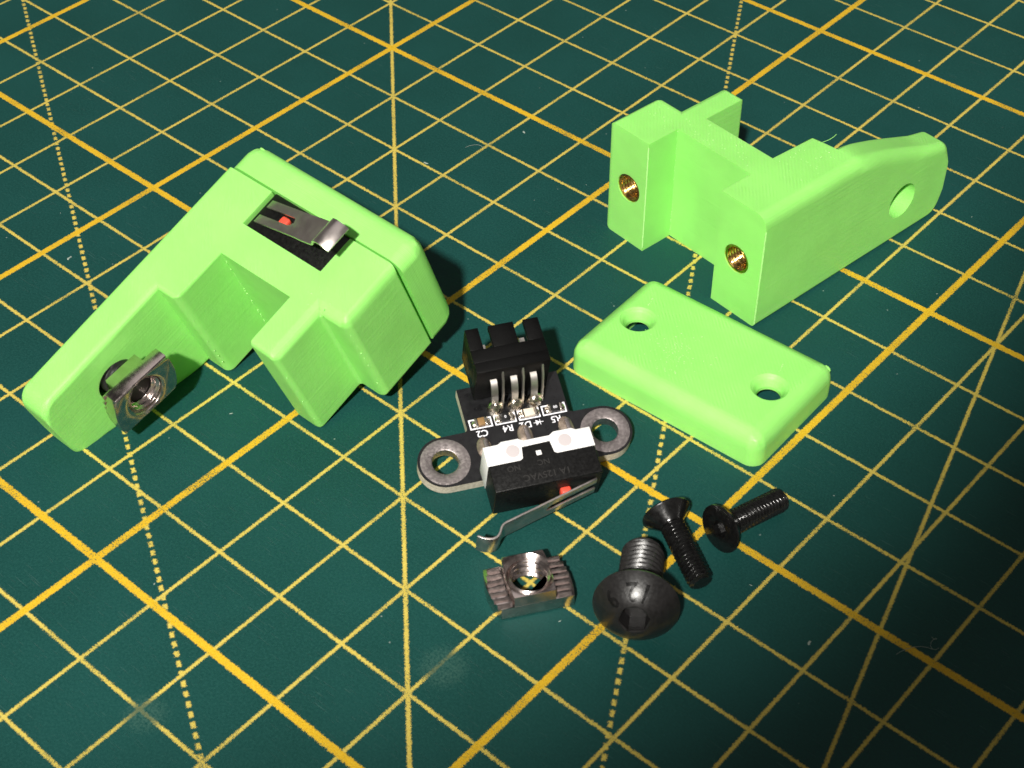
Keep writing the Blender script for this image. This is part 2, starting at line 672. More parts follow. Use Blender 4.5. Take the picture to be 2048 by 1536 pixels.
def bracket_mesh(flip, inserts):
    bm = bmesh.new()
    prof = [(A0, 0), (R0, 0), (R0, BR), (R1, BR), (R1, 0), (AO, 0), (AO, BA), (AI, BA), (N1, BA), (N1, BW), (N0, BW), (N0, BT), (T0, BT), (T0, BB), (A0, BB)]
    lo = [bm.verts.new((x, y, 0)) for x, y in prof]
    hi = [bm.verts.new((x, y, H)) for x, y in prof]
    n = len(prof)
    bm.faces.new(lo[::-1])
    bm.faces.new(hi)
    iO, iB, iI = 5, 6, 7
    for i in range(n):
        j = (i + 1) % n
        if i in (iO, iB):
            continue
        bm.faces.new((lo[i], lo[j], hi[j], hi[i]))
    ring = arm_ring()
    out, inn = [lo[iB]], [lo[iI]]
    for b, z in ring[1:-1]:
        out.append(bm.verts.new((AO, b, z)))
        inn.append(bm.verts.new((AI, b, z)))
    out.append(hi[iB])
    inn.append(hi[iI])
    for i in range(len(ring) - 1):
        bm.faces.new((out[i], inn[i], inn[i + 1], out[i + 1]))
    bm.faces.new([lo[iO]] + out + [hi[iO]])
    bm.faces.new(inn[::-1])
    if flip:
        for v in bm.verts:
            v.co.z = H - v.co.z
        bmesh.ops.reverse_faces(bm, faces=list(bm.faces))
    bmesh.ops.recalc_face_normals(bm, faces=list(bm.faces))
    wl_ = bm.edges.layers.float.new('bevel_weight_edge')
    RB = 2.0

    def eq(a, b, t=0.02):
        return abs(a - b) < t
    for e in bm.edges:
        p, q = e.verts[0].co, e.verts[1].co
        m_ = (p + q) / 2
        if e.calc_face_angle(0.0) < math.radians(22):
            continue
        vert = eq(p.x, q.x) and eq(p.y, q.y)
        topish = m_.z > H - 0.01 or (m_.y > BA and m_.z > 9.0)
        w = 0.0
        if vert:
            if eq(m_.x, A0) and eq(m_.y, BB):
                w = 1.1
            elif eq(m_.x, T0) and eq(m_.y, BT):
                w = 0.8
            elif eq(m_.x, N0) and eq(m_.y, BT):
                w = 0.45
            elif eq(m_.x, N1) and eq(m_.y, BA):
                w = 1.1
            elif eq(m_.x, A0) and eq(m_.y, 0):
                w = 0.5
            elif eq(m_.x, T0) and eq(m_.y, BB):
                w = 0.6
        else:
            if eq(p.x, AO) and eq(q.x, AO):
                wt = 1.2 if flip else 1.9
                if flip:
                    w = 1.2 if m_.z > 8 else 0.6
                    zz = H - m_.z
                else:
                    zz = m_.z
                # radius grows gently from the foot of the arm, round its end, to the top edge
                u = 1.0 if (m_.y < BA and zz > 9) else (0.0 if m_.y < BE - 3.2 and zz < 1 else min(0.5, max(0.0, zz / 22.0)))
                if m_.y < BE - 2.4 and zz > 9:
                    u = min(1.0, 0.5 + (BE - 2.4 - m_.y) / 14.0)
                lo_w, hi_w = (0.9, 1.0) if flip else (0.6, wt)
                w = lo_w + (hi_w - lo_w) * u
            elif eq(p.x, A0) and eq(q.x, A0):
                w = 1.5 if topish else 1.0
            elif eq(p.y, BB) and eq(q.y, BB):
                w = 1.5 if topish else 0.5
            elif eq(p.x, T0) and eq(q.x, T0):
                w = 1.3 if topish else 0.5
            elif eq(p.y, BT) and eq(q.y, BT):
                w = 0.8
            elif eq(p.x, AI) and eq(q.x, AI) and m_.y > BA:
                w = 0.8
            elif eq(p.y, BA) and eq(q.y, BA) and topish:
                w = 0.6
            elif eq(p.x, N1) and eq(q.x, N1) and topish:
                w = 0.4
        e[wl_] = w / RB
    me = mesh_of(bm)
    hz = H - HOLE_Z if flip else HOLE_Z
    cut = cyl_cutter(2.7, (AI - 3, HOLE_B, hz), (AO + 3, HOLE_B, hz), 48)
    mods = [('BEVEL', dict(width=RB, segments=5, limit_method='WEIGHT', use_clamp_overlap=False, profile=0.5)),
            ('BEVEL', dict(width=0.17, segments=2, limit_method='ANGLE', angle_limit=math.radians(42), use_clamp_overlap=True)),
            ('BOOLEAN', dict(operation='DIFFERENCE', solver='EXACT', cutter=cut))]
    if inserts:
        for a, z in INS:
            mods.append(('BOOLEAN', dict(operation='DIFFERENCE', solver='EXACT', cutter=cyl_cutter(2.12, (a, -3, z), (a, 6.5, z), 40))))
    return bake(me, mods)


RIGHT = Matrix.Translation(Vector((62.51, 35.24, 0.0)) * MM) @ Matrix.Rotation(math.radians(-8.113), 4, 'Z')
LEFT = pose(((-0.9993, -0.0004, 0.03744), (-0.01264, -0.93757, -0.34758), (0.03524, -0.34781, 0.9369)), (51.8, -2.277, 5.845))

br = thing('bracket', 'empty green plastic bracket with two brass inserts and a bare hole in its arm', 'bracket', RIGHT, 'green printed brackets')
put('body', bracket_mesh(False, True), M_PLA, br, 30)
for a, z in INS:
    def rk(r, zz, an):
        if r > 2.0:
            return r + 0.16 * (1 if math.sin(an * 13) > 0 else -0.5)
        return r
    ins = lathe_mesh([(2.12, 0.0), (2.12, 5.5), (1.62, 5.5), (1.62, 0.12), (1.74, 0.0)], 78, True, rk)
    ins.transform(Matrix.Translation((a, 0.12, z)) @ Matrix.Rotation(-PI / 2, 4, 'X'))
    io = put('threaded_insert', ins, M_BRASS, br, 30)
    th = thread_mesh(1.42, 0.5, 0.15, 5.4, 0.22, 36, 8, True)
    th.transform(Matrix.Translation((a, 0.12, z)) @ Matrix.Rotation(-PI / 2, 4, 'X'))
    put('thread', th, M_BRASS, io, 60)
    bk = lathe_mesh([(0, 0), (1.5, 0), (1.5, 0.3), (0, 0.3)], 24)
    bk.transform(Matrix.Translation((a, 5.7, z)) @ Matrix.Rotation(-PI / 2, 4, 'X'))
pts = seam((R0 + 0.05, BR - 0.05, 0.3), (R0 + 0.05, BR - 0.05, 17.8), 0.5, 0.07) + seam((R0, 0, 1), (R0, 0, 17.5), 0.6)
pts += [Vector((random.uniform(14, 20), random.uniform(8, 17), H)) for _ in range(26)]
pts += [Vector((random.uniform(-5, 1), random.uniform(4, 8), H)) for _ in range(16)]
pts += [Vector((random.uniform(2, 13), random.uniform(6, 9.6), H)) for _ in range(26)]
sb = put('seam_beads', beads(pts, 0.075), M_BEAD, br, 80)
sb['kind'] = 'stuff'
# lightened seam ridges, drawing the bright highlight down the two front corners
for x_, y_, za, zb in ((R0 - 0.05, 0.05, 0.6, 17.4), (AO - 0.07, 0.07, 0.5, 15.9)):
    bm = bmesh.new()
    ps = [(x_ + random.uniform(-.015, .015), y_ + random.uniform(-.015, .015), za + (zb - za) * i / 60) for i in range(61)]
    sweep_rect(bm, ps, 0.16, 0.16, Vector((0.707, -0.707, 0)))
    put('seam_ridge', mesh_of(bm), M_BEAD, br, 60)
# a loose print string at the step of the arm
bm = bmesh.new()
sweep_rect(bm, [(15.2, 17.6, 17.95), (15.5, 18.0, 18.15), (15.8, 18.4, 18.4), (16.05, 18.8, 18.75), (16.2, 19.1, 19.1)], 0.07, 0.05, Vector((0.6, -0.8, 0)))
put('plastic_string', mesh_of(bm), M_PLA, br, 60)

bl = thing('bracket', 'green plastic bracket assembled around a microswitch, tilted on its prongs, nut on its arm', 'bracket', LEFT, 'green printed brackets')
put('body', bracket_mesh(True, False), M_PLA, bl, 30)
pts = seam((N1 - 0.05, BW + 0.05, 0.5), (N1 - 0.05, BW + 0.05, 17.7), 0.55)
pts += seam((T0 - 0.1, BB + 0.1, 1), (T0 - 0.1, BB + 0.1, 17.0), 1.2) + seam((A0 + 0.33, BB - 0.33, 1.5), (A0 + 0.33, BB - 0.33, 15.8), 1.3)
pts += seam((N1 + 0.15, BA - 0.15, 1), (N1 + 0.15, BA - 0.15, 17.3), 2.2) + seam((T0 + 0.2, BT - 0.2, 2), (T0 + 0.2, BT - 0.2, 15), 3.5)
pts += [Vector((random.uniform(-4, 0), random.uniform(6, 10), H)) for _ in range(10)]
sb = put('seam_beads', beads(pts, 0.085), M_BEAD, bl, 80)
sb['kind'] = 'stuff'


# ------------------------------------------------------------------ cover plates
def plate_mesh():
    L, Wd, T = 14.4, 9.0, 4.7
    bm = bmesh.new()
    add_box(bm, -L, L, -Wd, Wd, 0, T)
    wl_ = bm.edges.layers.float.new('bevel_weight_edge')
    for e in bm.edges:
        p, q = e.verts[0].co, e.verts[1].co
        if abs(p.z - q.z) > 1:
            e[wl_] = 0.85
        elif p.z > 1:
            e[wl_] = 1.0
        else:
            e[wl_] = 0.0
    me = mesh_of(bm)
    mods = [('BEVEL', dict(width=2.2, segments=7, limit_method='WEIGHT', use_clamp_overlap=False))]
    hollow = box_mesh(-12.6, 12.6, -7.2, 7.2, -1.0, 2.85)
    mods.append(('BOOLEAN', dict(operation='DIFFERENCE', solver='EXACT', cutter=hollow)))
    for s in (-1, 1):
        c = lathe_mesh([(0, 1.5), (1.5, 1.5), (1.5, 3.15), (1.57, 3.35), (1.7, 3.7), (1.88, 4.1), (2.1, 4.45), (2.45, 4.73), (2.45, 6), (0, 6)], 48)
        c.transform(Matrix.Translation((s * 10.0, 0, 0)))
        mods.append(('BOOLEAN', dict(operation='DIFFERENCE', solver='EXACT', cutter=c)))
    return bake(me, mods)


pm = plate_mesh()
pl = thing('cover_plate', 'loose green cover plate lying flat on the mat with two countersunk holes', 'cover plate',
           Matrix.Translation(Vector((84.62, 19.44, 0.0)) * MM) @ Matrix.Rotation(math.radians(1.83), 4, 'Z'), 'green cover plates')
put('plate', pm.copy(), M_PLA, pl, 30)
bm = bmesh.new()
bmesh.ops.create_icosphere(bm, subdivisions=2, radius=0.55, matrix=Matrix.Translation((13.1, 8.2, 3.6)) @ Matrix.Diagonal((1.2, 0.7, 0.8, 1)))
for v in bm.verts:
    v.co += Vector((noise.noise(v.co * 2.1), noise.noise(v.co * 2.3 + Vector((5, 0, 0))), 0)) * 0.35
put('print_blob', mesh_of(bm), M_PLA, pl, 60)
pts = []
for i in range(110):
    pts.append(Vector((random.gauss(-2.8, 2.6), random.gauss(-2.2, 2.3), 4.7)))
pts += seam((13.3, -7.9, 0.5), (13.35, -7.95, 2.6), 0.22) + seam((12.6, -7.3, 3.9), (13.2, -7.8, 3.0), 0.25)
for s in (-10.0, 10.0):
    pts += seam((s - 0.3, 1.75, 3.45), (s - 0.5, 2.7, 4.55), 0.16) + seam((s - 0.55, 2.9, 4.7), (s - 0.95, 4.6, 4.7), 0.2)
sb = put('seam_beads', beads([p for p in pts if abs(p.x) < 13.6 and (abs(p.x) < 6 or abs(p.y) > 1)], 0.07), M_BEAD, pl, 80)
sb['kind'] = 'stuff'

PLM = LEFT @ Matrix(((1, 0, 0, 7.3 * MM), (0, 0, -1, -0.28 * MM), (0, 1, 0, 9.05 * MM), (0, 0, 0, 1))) @ Matrix.Rotation(math.radians(0.5), 4, 'Z')
pl2 = thing('cover_plate', 'green cover plate screwed to the back of the bracket that holds the microswitch', 'cover plate', PLM, 'green cover plates')
put('plate', pm.copy(), M_PLA, pl2, 30)
bm = bmesh.new()
for c, s in (((12.6, 7.9, 3.9), 0.5), ((12.2, 8.3, 3.4), 0.35)):
    bmesh.ops.create_icosphere(bm, subdivisions=2, radius=s, matrix=Matrix.Translation(c) @ Matrix.Diagonal((1.3, 1.1, 0.7, 1)))
for v in bm.verts:
    v.co += Vector((noise.noise(v.co * 2.1), noise.noise(v.co * 2.3 + Vector((5, 0, 0))), 0)) * 0.3
put('print_blob', mesh_of(bm), M_PLA, pl2, 60)


# ------------------------------------------------------------------ endstop module
SY0, SY1, SZ0, SZ1 = -8.35, -2.45, 1.0, 6.75


def lever_mesh(lift=0.0):
    path = []
    h0, h1 = Vector((5.75, -8.55)), Vector((-5.9, -11.65))
    for t in (0.0, 0.1, 0.25, 0.4, 0.50, 0.535, 0.56, 0.7, 0.85, 1.0):
        path.append(h0.lerp(h1, t))
    for p in ((-6.35, -11.85), (-6.65, -12.2), (-6.85, -12.6), (-7.1, -12.95), (-7.45, -13.2), (-7.9, -13.28), (-8.4, -13.18), (-8.95, -12.95), (-9.55, -12.55)):
        path.append(Vector(p))
    if lift:
        cl, sl_ = math.cos(lift), math.sin(lift)
        path = [Vector((h0.x + (p.x - h0.x) * cl - (p.y - h0.y) * sl_, h0.y + (p.x - h0.x) * sl_ + (p.y - h0.y) * cl)) for p in path]
    bm = bmesh.new()
    mid = (SZ0 + SZ1) / 2
    rows = []
    for i, p in enumerate(path):
        sl = 0.62 if i < 5 else (0.5 if i == 5 else 0.02)
        hw = 1.85 if i >= 8 else 1.78
        rows.append([bm.verts.new((p.x, p.y, mid + z)) for z in (-hw, -sl, sl, hw)])
    for i in range(len(rows) - 1):
        for c in range(3):
            if c == 1 and i < 6:
                continue
            if c == 1 and i >= 6:
                pass
            bm.faces.new((rows[i][c], rows[i + 1][c], rows[i + 1][c + 1], rows[i][c + 1]))
    me = mesh_of(bm)
    me = bake(me, [('SOLIDIFY', dict(thickness=0.26, offset=0.0)), ('BEVEL', dict(width=0.05, segments=2, limit_method='ANGLE', angle_limit=math.radians(50)))])
    return me


def make_module(root, full):
    # board
    o = []
    for i in range(25):
        a = PI / 2 + PI * i / 24
        o.append((-10 + 3.35 * math.cos(a), 3.35 * math.sin(a)))
    for i in range(25):
        a = -PI / 2 + PI * i / 24
        o.append((10 + 3.35 * math.cos(a), 3.35 * math.sin(a)))
    o += [(6.75, 3.38), (6.5, 3.5), (6.4, 3.75), (6.4, 9.3), (-6.4, 9.3), (-6.4, 3.75), (-6.5, 3.5), (-6.75, 3.38)]
    if not full:
        o = [(6.4, -3.2), (6.4, 9.3), (-6.4, 9.3), (-6.4, -3.2)]
    me = prism_mesh(o, -1.6, 0.0)
    if full:
        me = bake(me, [('BOOLEAN', dict(operation='DIFFERENCE', solver='EXACT', cutter=cyl_cutter(1.74, (s * 10, 0, -4), (s * 10, 0, 3), 40))) for s in (-1, 1)])
    for p in me.polygons:
        p.material_index = 0 if abs(p.normal.z) > 0.5 else 1
    pcb = put('circuit_board', me, None, root, 40, [M_PCB, M_FR4])
    if full:
        for s in (-1, 1):
            rm = lathe_mesh([(1.70, -1.63), (3.0, -1.63), (3.0, -1.60), (1.72, -1.55), (1.72, -0.05), (3.03, 0.0), (3.03, 0.045), (2.9, 0.06), (1.78, 0.06), (1.62, 0.0)], 56, True)
            rm.transform(Matrix.Translation((s * 10, 0, 0)))
            put('mounting_ring', rm, M_TIN, pcb, 40)
        # silkscreen: frames, reference letters, diode mark (read from the connector side)
        items = []
        fr = ((-6.02, -3.18), (-2.88, -0.20), (0.10, 2.82), (3.12, 6.16))
        b2 = bmesh.new()
        y0, y1, t = 3.47, 4.86, 0.17
        for a, b_ in fr:
            add_box(b2, a, b_, y0, y0 + t, 0.0, 0.025)
            add_box(b2, a, b_, y1 - t, y1, 0.0, 0.025)
            add_box(b2, a, a + t, y0 + t, y1 - t, 0.0, 0.025)
            add_box(b2, b_ - t, b_, y0 + t, y1 - t, 0.0, 0.025)
        for a, b_, c, d in ((2.05, 2.5, 2.76, 2.84), (2.50, 2.58, 2.45, 3.15), (2.02, 2.10, 2.45, 3.15), (2.58, 2.95, 2.76, 2.84), (1.72, 2.02, 2.76, 2.84)):
            add_box(b2, a, b_, c, d, 0.0, 0.024)
        v = [b2.verts.new(q) for q in ((2.5, 2.8, 0.026), (2.12, 3.12, 0.026), (2.12, 2.48, 0.026))]
        b2.faces.new(v)
        items.append((mesh_of(b2), None))
        for s, x in (('C2', -4.72), ('R4', -1.50), ('D2', 0.70), ('R5', 4.55)):
            tm = text_bm(s, 1.22, 0.012, 0.016)
            items.append((tm, Matrix.Translation((x, 2.82, 0.013)) @ Matrix.Rotation(PI, 4, 'Z')))
        put('silkscreen', join_meshes(items), M_SILK, pcb, 30)
        # chips
        yc = 4.17
        for nm, x, body, bm_mat, txt in (('chip_capacitor', -4.55, (0.42, 0.50), M_CAP, None), ('chip_resistor', -1.54, (0.55, 0.50), M_RES, '0'),
                                         ('chip_diode', 1.46, (0.62, 0.50), M_LED, None), ('chip_resistor', 4.75, (0.55, 0.50), M_RES, '00')):
            hx, hy = body
            ch = put(nm, box_mesh(x - hx, x + hx, yc - hy, yc + hy, 0.05, 0.58, bevel=0.05), bm_mat, root, 40)
            for s in (-1, 1):
                xa, xb = sorted((x + s * (hx - 0.02), x + s * (hx + 0.38)))
                put('terminal', box_mesh(xa, xb, yc - hy - 0.01, yc + hy + 0.01, 0.03, 0.60, bevel=0.09), M_SOLDER, ch, 40)
                sbm = bmesh.new()
                bmesh.ops.create_uvsphere(sbm, u_segments=14, v_segments=8, radius=1.0,
                                          matrix=Matrix.Translation((x + s * (hx + 0.42), yc, 0.02)) @ Matrix.Diagonal((0.34, 0.48, 0.30, 1)))
                put('solder_fillet', mesh_of(sbm), M_SOLDER, ch, 60)
            if txt:
                tm = text_bm(txt, 0.52, 0.008, 0.005)
                tm.transform(Matrix.Translation((x, yc, 0.59)) @ Matrix.Rotation(PI, 4, 'Z'))
                put('marking', tm, M_SILK, ch, 30)
        # switch solder joints
        for x, y in ((-4.95, 0.75), (0.28, 1.35), (5.45, 1.40)):
            sbm = bmesh.new()
            bmesh.ops.create_uvsphere(sbm, u_segments=20, v_segments=10, radius=1.0,
                                      matrix=Matrix.Translation((x, y, 0.0)) @ Matrix.Diagonal((0.95, 1.55, 0.36, 1)))
            for vv in sbm.verts:
                vv.co.z += 0.12 * noise.noise(vv.co * 1.3)
            so = put('solder_joint', mesh_of(sbm), M_PAD, root, 60)
            put('switch_tab', box_mesh(x - 0.05, x + 0.55, y - 3.6, y + 1.0, 0.18, 0.52, bevel=0.08), M_TIN, so, 40)
    # switch: black housing, white base, plunger, lever
    sw = put('switch_housing', box_mesh(-6.4, 6.4, SY0, SY1, SZ0, SZ1, bevel=0.16, seg=3), M_BLKPL, root, 40)
    wp = [(-6.46, -4.95), (-2.55, -4.95), (-2.2, -4.75), (-1.98, -3.30), (1.38, -3.22), (1.55, -4.72), (1.9, -4.92), (6.46, -4.92),
          (6.46, -2.42), (4.75, -2.42), (4.3, -2.12), (2.1, -2.12), (1.5, -2.5), (-1.6, -2.5), (-2.2, -2.14), (-4.2, -2.14), (-4.7, -2.42), (-6.46, -2.42)]
    wb_ = bake(prism_mesh(wp, SZ0 + 0.02, SZ1 + 0.07), [('BEVEL', dict(width=0.09, segments=2, limit_method='ANGLE', angle_limit=math.radians(40)))])
    wo_ = put('switch_base', wb_, M_WHITE, root, 40)
    for x, y in ((-3.15, -3.62), (3.15, -3.52)):
        pg = lathe_mesh([(0, 0.03), (0.62, 0.035), (0.80, 0.02), (0.86, -0.2)], 40)
        pg.transform(Matrix.Translation((x, y, SZ1 + 0.085)))
        put('peg', pg, M_WHITE2, wo_, 50)
    put('peg_window', box_mesh(-0.55, 0.08, -4.72, -4.12, SZ1 - 0.2, SZ1 + 0.05, bevel=0.05), M_WHITE, wo_, 40)
    if full:
        items = []
        for s, x, y, sz in (('NO', -3.6, -5.75, 1.0), ('NC', 0.0, -5.65, 1.0), ('1A 125VAC', 0.0, -7.25, 1.15)):
            items.append((text_bm(s, sz, 0.02, 0.004), Matrix.Translation((x, y, SZ1 + 0.01)) @ Matrix.Rotation(PI, 4, 'Z')))
        put('embossed_lettering', join_meshes(items), M_EMB, sw, 30)
    pm_ = put('plunger', box_mesh(1.45, 2.75, -9.15, -8.2, 3.15, 4.6, bevel=0.3, seg=4), M_RED, root, 50)
    put('lever', lever_mesh(0.0 if full else math.radians(4.5)), M_LEVER, root, 40)
    for z in (SZ0 + 0.9, SZ1 - 0.9):
        pass
    # connector: open shroud with two slots
    cb = bmesh.new()
    x0, x1, y0, y1, z0, z1 = -4.65, 4.5, 7.35, 13.5, 0.12, 6.7
    ye = y1 if full else 17.2
    add_box(cb, x0, x1, y0, y0 + 1.4, z0, z1)
    add_box(cb, x0, x1, y0 + 1.4, ye, z0, z0 + 0.8)
    add_box(cb, x0, x0 + 0.8, y0 + 1.4, ye, z0 + 0.8, z1 - 0.8)
    add_box(cb, x1 - 0.8, x1, y0 + 1.4, ye, z0 + 0.8, z1 - 0.8)
    add_box(cb, x0, x1, y0 + 1.4, 10.5, z1 - 0.8, z1)
    for a, b_ in ((x0, -3.0), (-1.75, 1.35), (2.6, x1)):
        add_box(cb, a, b_, 10.5, ye, z1 - 0.8, z1)
    cme = bake(mesh_of(cb), [('BEVEL', dict(width=0.04, segments=2, limit_method='ANGLE', angle_limit=math.radians(40)))])
    co = put('connector', cme, M_CONN, root, 40)
    if full:
        for x in (-2.5, 0.0, 2.45):
            cb = bmesh.new()
            sweep_rect(cb, [(x, 5.85, -4.35), (x, 5.85, 0.6), (x, 5.88, 1.6), (x, 6.0, 2.5), (x, 6.25, 3.3), (x, 6.65, 3.95), (x, 7.1, 4.3), (x, 7.6, 4.4)], 0.80, 0.34)
            put('pin', mesh_of(cb), M_PINM, root, 40)
            cb = bmesh.new()  # extra thin strip added for the bright reflected line beside the pin
            sweep_rect(cb, [(x + 0.95, 5.55, 0.1), (x + 1.0, 5.75, 1.3), (x + 1.05, 6.15, 2.9), (x + 1.1, 6.8, 4.7), (x + 1.1, 7.5, 5.9)], 0.20, 0.45)
            put('pin', mesh_of(cb), M_PINM, root, 40)
            cb = bmesh.new()
            sweep_rect(cb, [(x, 8.6, 3.6), (x, 12.6, 3.6)], 0.64, 0.64)
            put('pin', mesh_of(cb), M_PINM, root, 40)
            sbm = bmesh.new()
            bmesh.ops.create_uvsphere(sbm, u_segments=22, v_segments=12, radius=1.0,
                                      matrix=Matrix.Translation((x + 0.15, 5.8, 0.0)) @ Matrix.Diagonal((1.08, 0.95, 1.45, 1)))
            for vv in sbm.verts:
                vv.co += vv.normal * 0.10 * noise.noise(vv.co * 1.7)
            put('solder_joint', mesh_of(sbm), M_SOLDER, root, 60)


MOD = pose(((0.55086, -0.79715, 0.2472), (0.8346, 0.52643, -0.16223), (-0.00081, 0.29567, 0.95529)), (77.185, -5.918, 2.534))
mo = thing('endstop_board', 'small black circuit board with ringed ears, black connector and lever microswitch, lying on the mat', 'circuit board', MOD, 'endstop boards')
make_module(mo, True)

# the second one sits in the tilted bracket, lever upwards
MLOC = Matrix(((1, 0, 0, 7.25 * MM), (0, 0, 1, -1.25 * MM), (0, -1, 0, 9.2 * MM), (0, 0, 0, 1)))
mo2 = thing('endstop_board', 'microswitch with red plunger and steel lever set into the slot of the tilted bracket', 'circuit board', LEFT @ MLOC, 'endstop boards')
make_module(mo2, False)


# ------------------------------------------------------------------ hammer nuts
def nut_parts(root):
    o = []
    for i in range(9):
        y = -3 + 6 * i / 8
        o.append((4.75 - 0.062 * (y + 0.6) ** 2 * (1.15 if y > 0 else 0.7), y))
    for i in range(9):
        y = 3 - 6 * i / 8
        o.append((-4.75 + 0.062 * (y - 0.6) ** 2 * (1.15 if y < 0 else 0.7), y))
    nb = bmesh.new()
    prism(nb, o, 0.0, 1.95)
    bmesh.ops.bevel(nb, geom=[e for e in nb.edges if max(v.co.z for v in e.verts) < 0.01], offset=0.32, segments=3, affect='EDGES', profile=0.5)
    base = mesh_of(nb)
    bl_ = []
    for i in range(9):
        a = -PI / 4 + PI / 2 * i / 8
        bl_.append((2.35 + 0.75 * (math.cos(a) - 0.7), 3.0 * math.sin(a) / math.sin(PI / 4)))
    bl2 = bl_ + [(-x, -y) for x, y in bl_]
    block = prism_mesh([(x, y * 0.997) for x, y in bl2], 1.0, 3.5)
    hole = lathe_mesh([(0, -2), (3.0, -2), (3.0, 0.0), (2.6, 0.22), (2.45, 0.55), (2.45, 3.05), (2.95, 3.5), (2.95, 6), (0, 6)], 48)
    me = bake(base, [('BOOLEAN', dict(operation='UNION', solver='EXACT', cutter=block)),
                     ('BOOLEAN', dict(operation='DIFFERENCE', solver='EXACT', cutter=hole)),
                     ('BEVEL', dict(width=0.16, segments=2, limit_method='ANGLE', angle_limit=math.radians(45)))])
    put('nut_body', me, M_NICKEL, root, 35)
    put('thread', thread_mesh(2.06, 0.8, 0.25, 3.2, 0.42, 48, 10, True), M_NICKEL, root, 60)
    for s in (-1, 1):
        for i in range(7):
            y = -2.58 + i * 0.86
            xo = 4.62 - 0.062 * y * y
            rb = bmesh.new()
            xa, xb = (2.75, xo) if s > 0 else (-xo, -2.75)
            v = [rb.verts.new(q) for q in ((xa, y - .35, 1.9), (xa, y + .35, 1.9), (xa, y + .06, 2.34), (xa, y - .06, 2.34),
                                           (xb, y - .35, 1.9), (xb, y + .35, 1.9), (xb, y + .06, 2.30), (xb, y - .06, 2.30))]
            for q in ((0, 1, 2, 3), (7, 6, 5, 4), (0, 4, 5, 1), (1, 5, 6, 2), (2, 6, 7, 3), (3, 7, 4, 0)):
                rb.faces.new([v[i2] for i2 in q])
            bmesh.ops.recalc_face_normals(rb, faces=list(rb.faces))
            put('ridge', mesh_of(rb), M_NICKEL, root, 30)


ang = math.radians(55.27)
ca, sa = math.cos(ang), math.sin(ang)
nx, ny = 90.73 + 4.35 * ca - 2.85 * sa, -26.54 + 4.35 * sa + 2.85 * ca
nu = thing('hammer_nut', 'loose silver hammer nut with serrated wings lying on the mat beside the big screw', 'nut',
           Matrix.Translation(Vector((nx, ny, 0)) * MM) @ Matrix.Rotation(ang, 4, 'Z'), 'silver hammer nuts')
nut_parts(nu)
# on the arm: nut z axis points at the arm (+a); long side along b
NLOC = Matrix.Translation(Vector((12.1, HOLE_B - 0.6, H - HOLE_Z)) * MM) @ Matrix.Rotation(PI / 2, 4, 'Y') @ Matrix.Rotation(math.radians(90 + 8), 4, 'Z')
nu2 = thing('hammer_nut', 'silver hammer nut threaded on the screw through the arm of the tilted bracket', 'nut', LEFT @ NLOC, 'silver hammer nuts')
nut_parts(nu2)


# ------------------------------------------------------------------ screws
def button_screw(root, L):
    R_, hh = 4.75, 2.85
    prof = [(0, 0.0), (4.45, 0.0), (4.68, 0.10), (R_, 0.32)]
    rs = (R_ * R_ + hh * hh) / (2 * hh) + 0.55
    for i in range(1, 15):
        t = i / 14
        r = R_ * (1 - t) + 1.2 * t
        z = 0.32 + (hh - 0.32) * math.sin(t * PI / 2) ** 0.9
        prof.append((r, z))
    prof.append((0, hh))
    head = lathe_mesh(prof, 72)
    hexm = prism_mesh(circle(0, 0, 3.02 / math.cos(PI / 6) / 2 * 1.0, 6, 0.2), 0.35, 6)
    cone = lathe_mesh([(0, 2.35), (1.75, 2.75), (1.95, 4), (0, 4)], 48)
    head = bake(head, [('BOOLEAN', dict(operation='DIFFERENCE', solver='EXACT', cutter=hexm)),
                       ('BOOLEAN', dict(operation='DIFFERENCE', solver='EXACT', cutter=cone))])
    ho = put('head', head, M_BLKOX, root, 35)
    put('threaded_shank', thread_mesh(2.48, 0.8, -L, 0.05, 0.40, 48, 10, False, 0.5), M_BLKOX, root, 24)

    def dome(r):
        t = (R_ - r) / (R_ - 1.2)
        t = min(1, max(0, t))
        return 0.32 + (hh - 0.32) * math.sin(t * PI / 2) ** 0.9
    items = []
    for ch, a in (('1', -0.30), ('2', 0.16), ('9', 0.95)):
        tm = text_bm(ch, 2.3, 0.0, 0.05)
        b3 = bmesh.new()
        b3.from_mesh(tm)
        bmesh.ops.triangulate(b3, faces=list(b3.faces))
        for _ in range(4):
            bmesh.ops.subdivide_edges(b3, edges=[e for e in b3.edges if e.calc_length() > 0.16], cuts=1)
            bmesh.ops.triangulate(b3, faces=list(b3.faces))
        # letters stand round the socket with their tops towards it
        for v in b3.verts:
            rr = 3.2 - v.co.y
            aa = PI / 2 + a + (-v.co.x) / 3.15 * -1.0
            v.co = Vector((rr * math.cos(aa), rr * math.sin(aa), dome(rr) + 0.045))
        bmesh.ops.recalc_face_normals(b3, faces=list(b3.faces))
        items.append((mesh_of(b3), None))
    put('strength_mark', join_meshes(items), M_BLKSCR, ho, 60)


def axis_pose(top, tip, roll=0.0):
    """local +z runs from the tip to the head"""
    z = (Vector(top) - Vector(tip)).normalized()
    up = Vector((0, 0, 1))
    y = (up - z * up.dot(z)).normalized()
    x = y.cross(z)
    m = Matrix((x, y, z)).transposed().to_4x4()
    m = m @ Matrix.Rotation(roll, 4, 'Z')
    m.translation = Vector(top) * MM
    return m


def lying(hx, hy, tx, ty, rh, rt, L):
    """head centre and tip of a screw lying with head rim and tip on the mat"""
    s = (rh - rt) / L
    c = math.sqrt(1 - s * s)
    d = Vector((tx - hx, ty - hy)).normalized()
    top = Vector((hx, hy, rh * c))
    tip = top + Vector((d.x * c, d.y * c, -s)) * L
    return top, tip


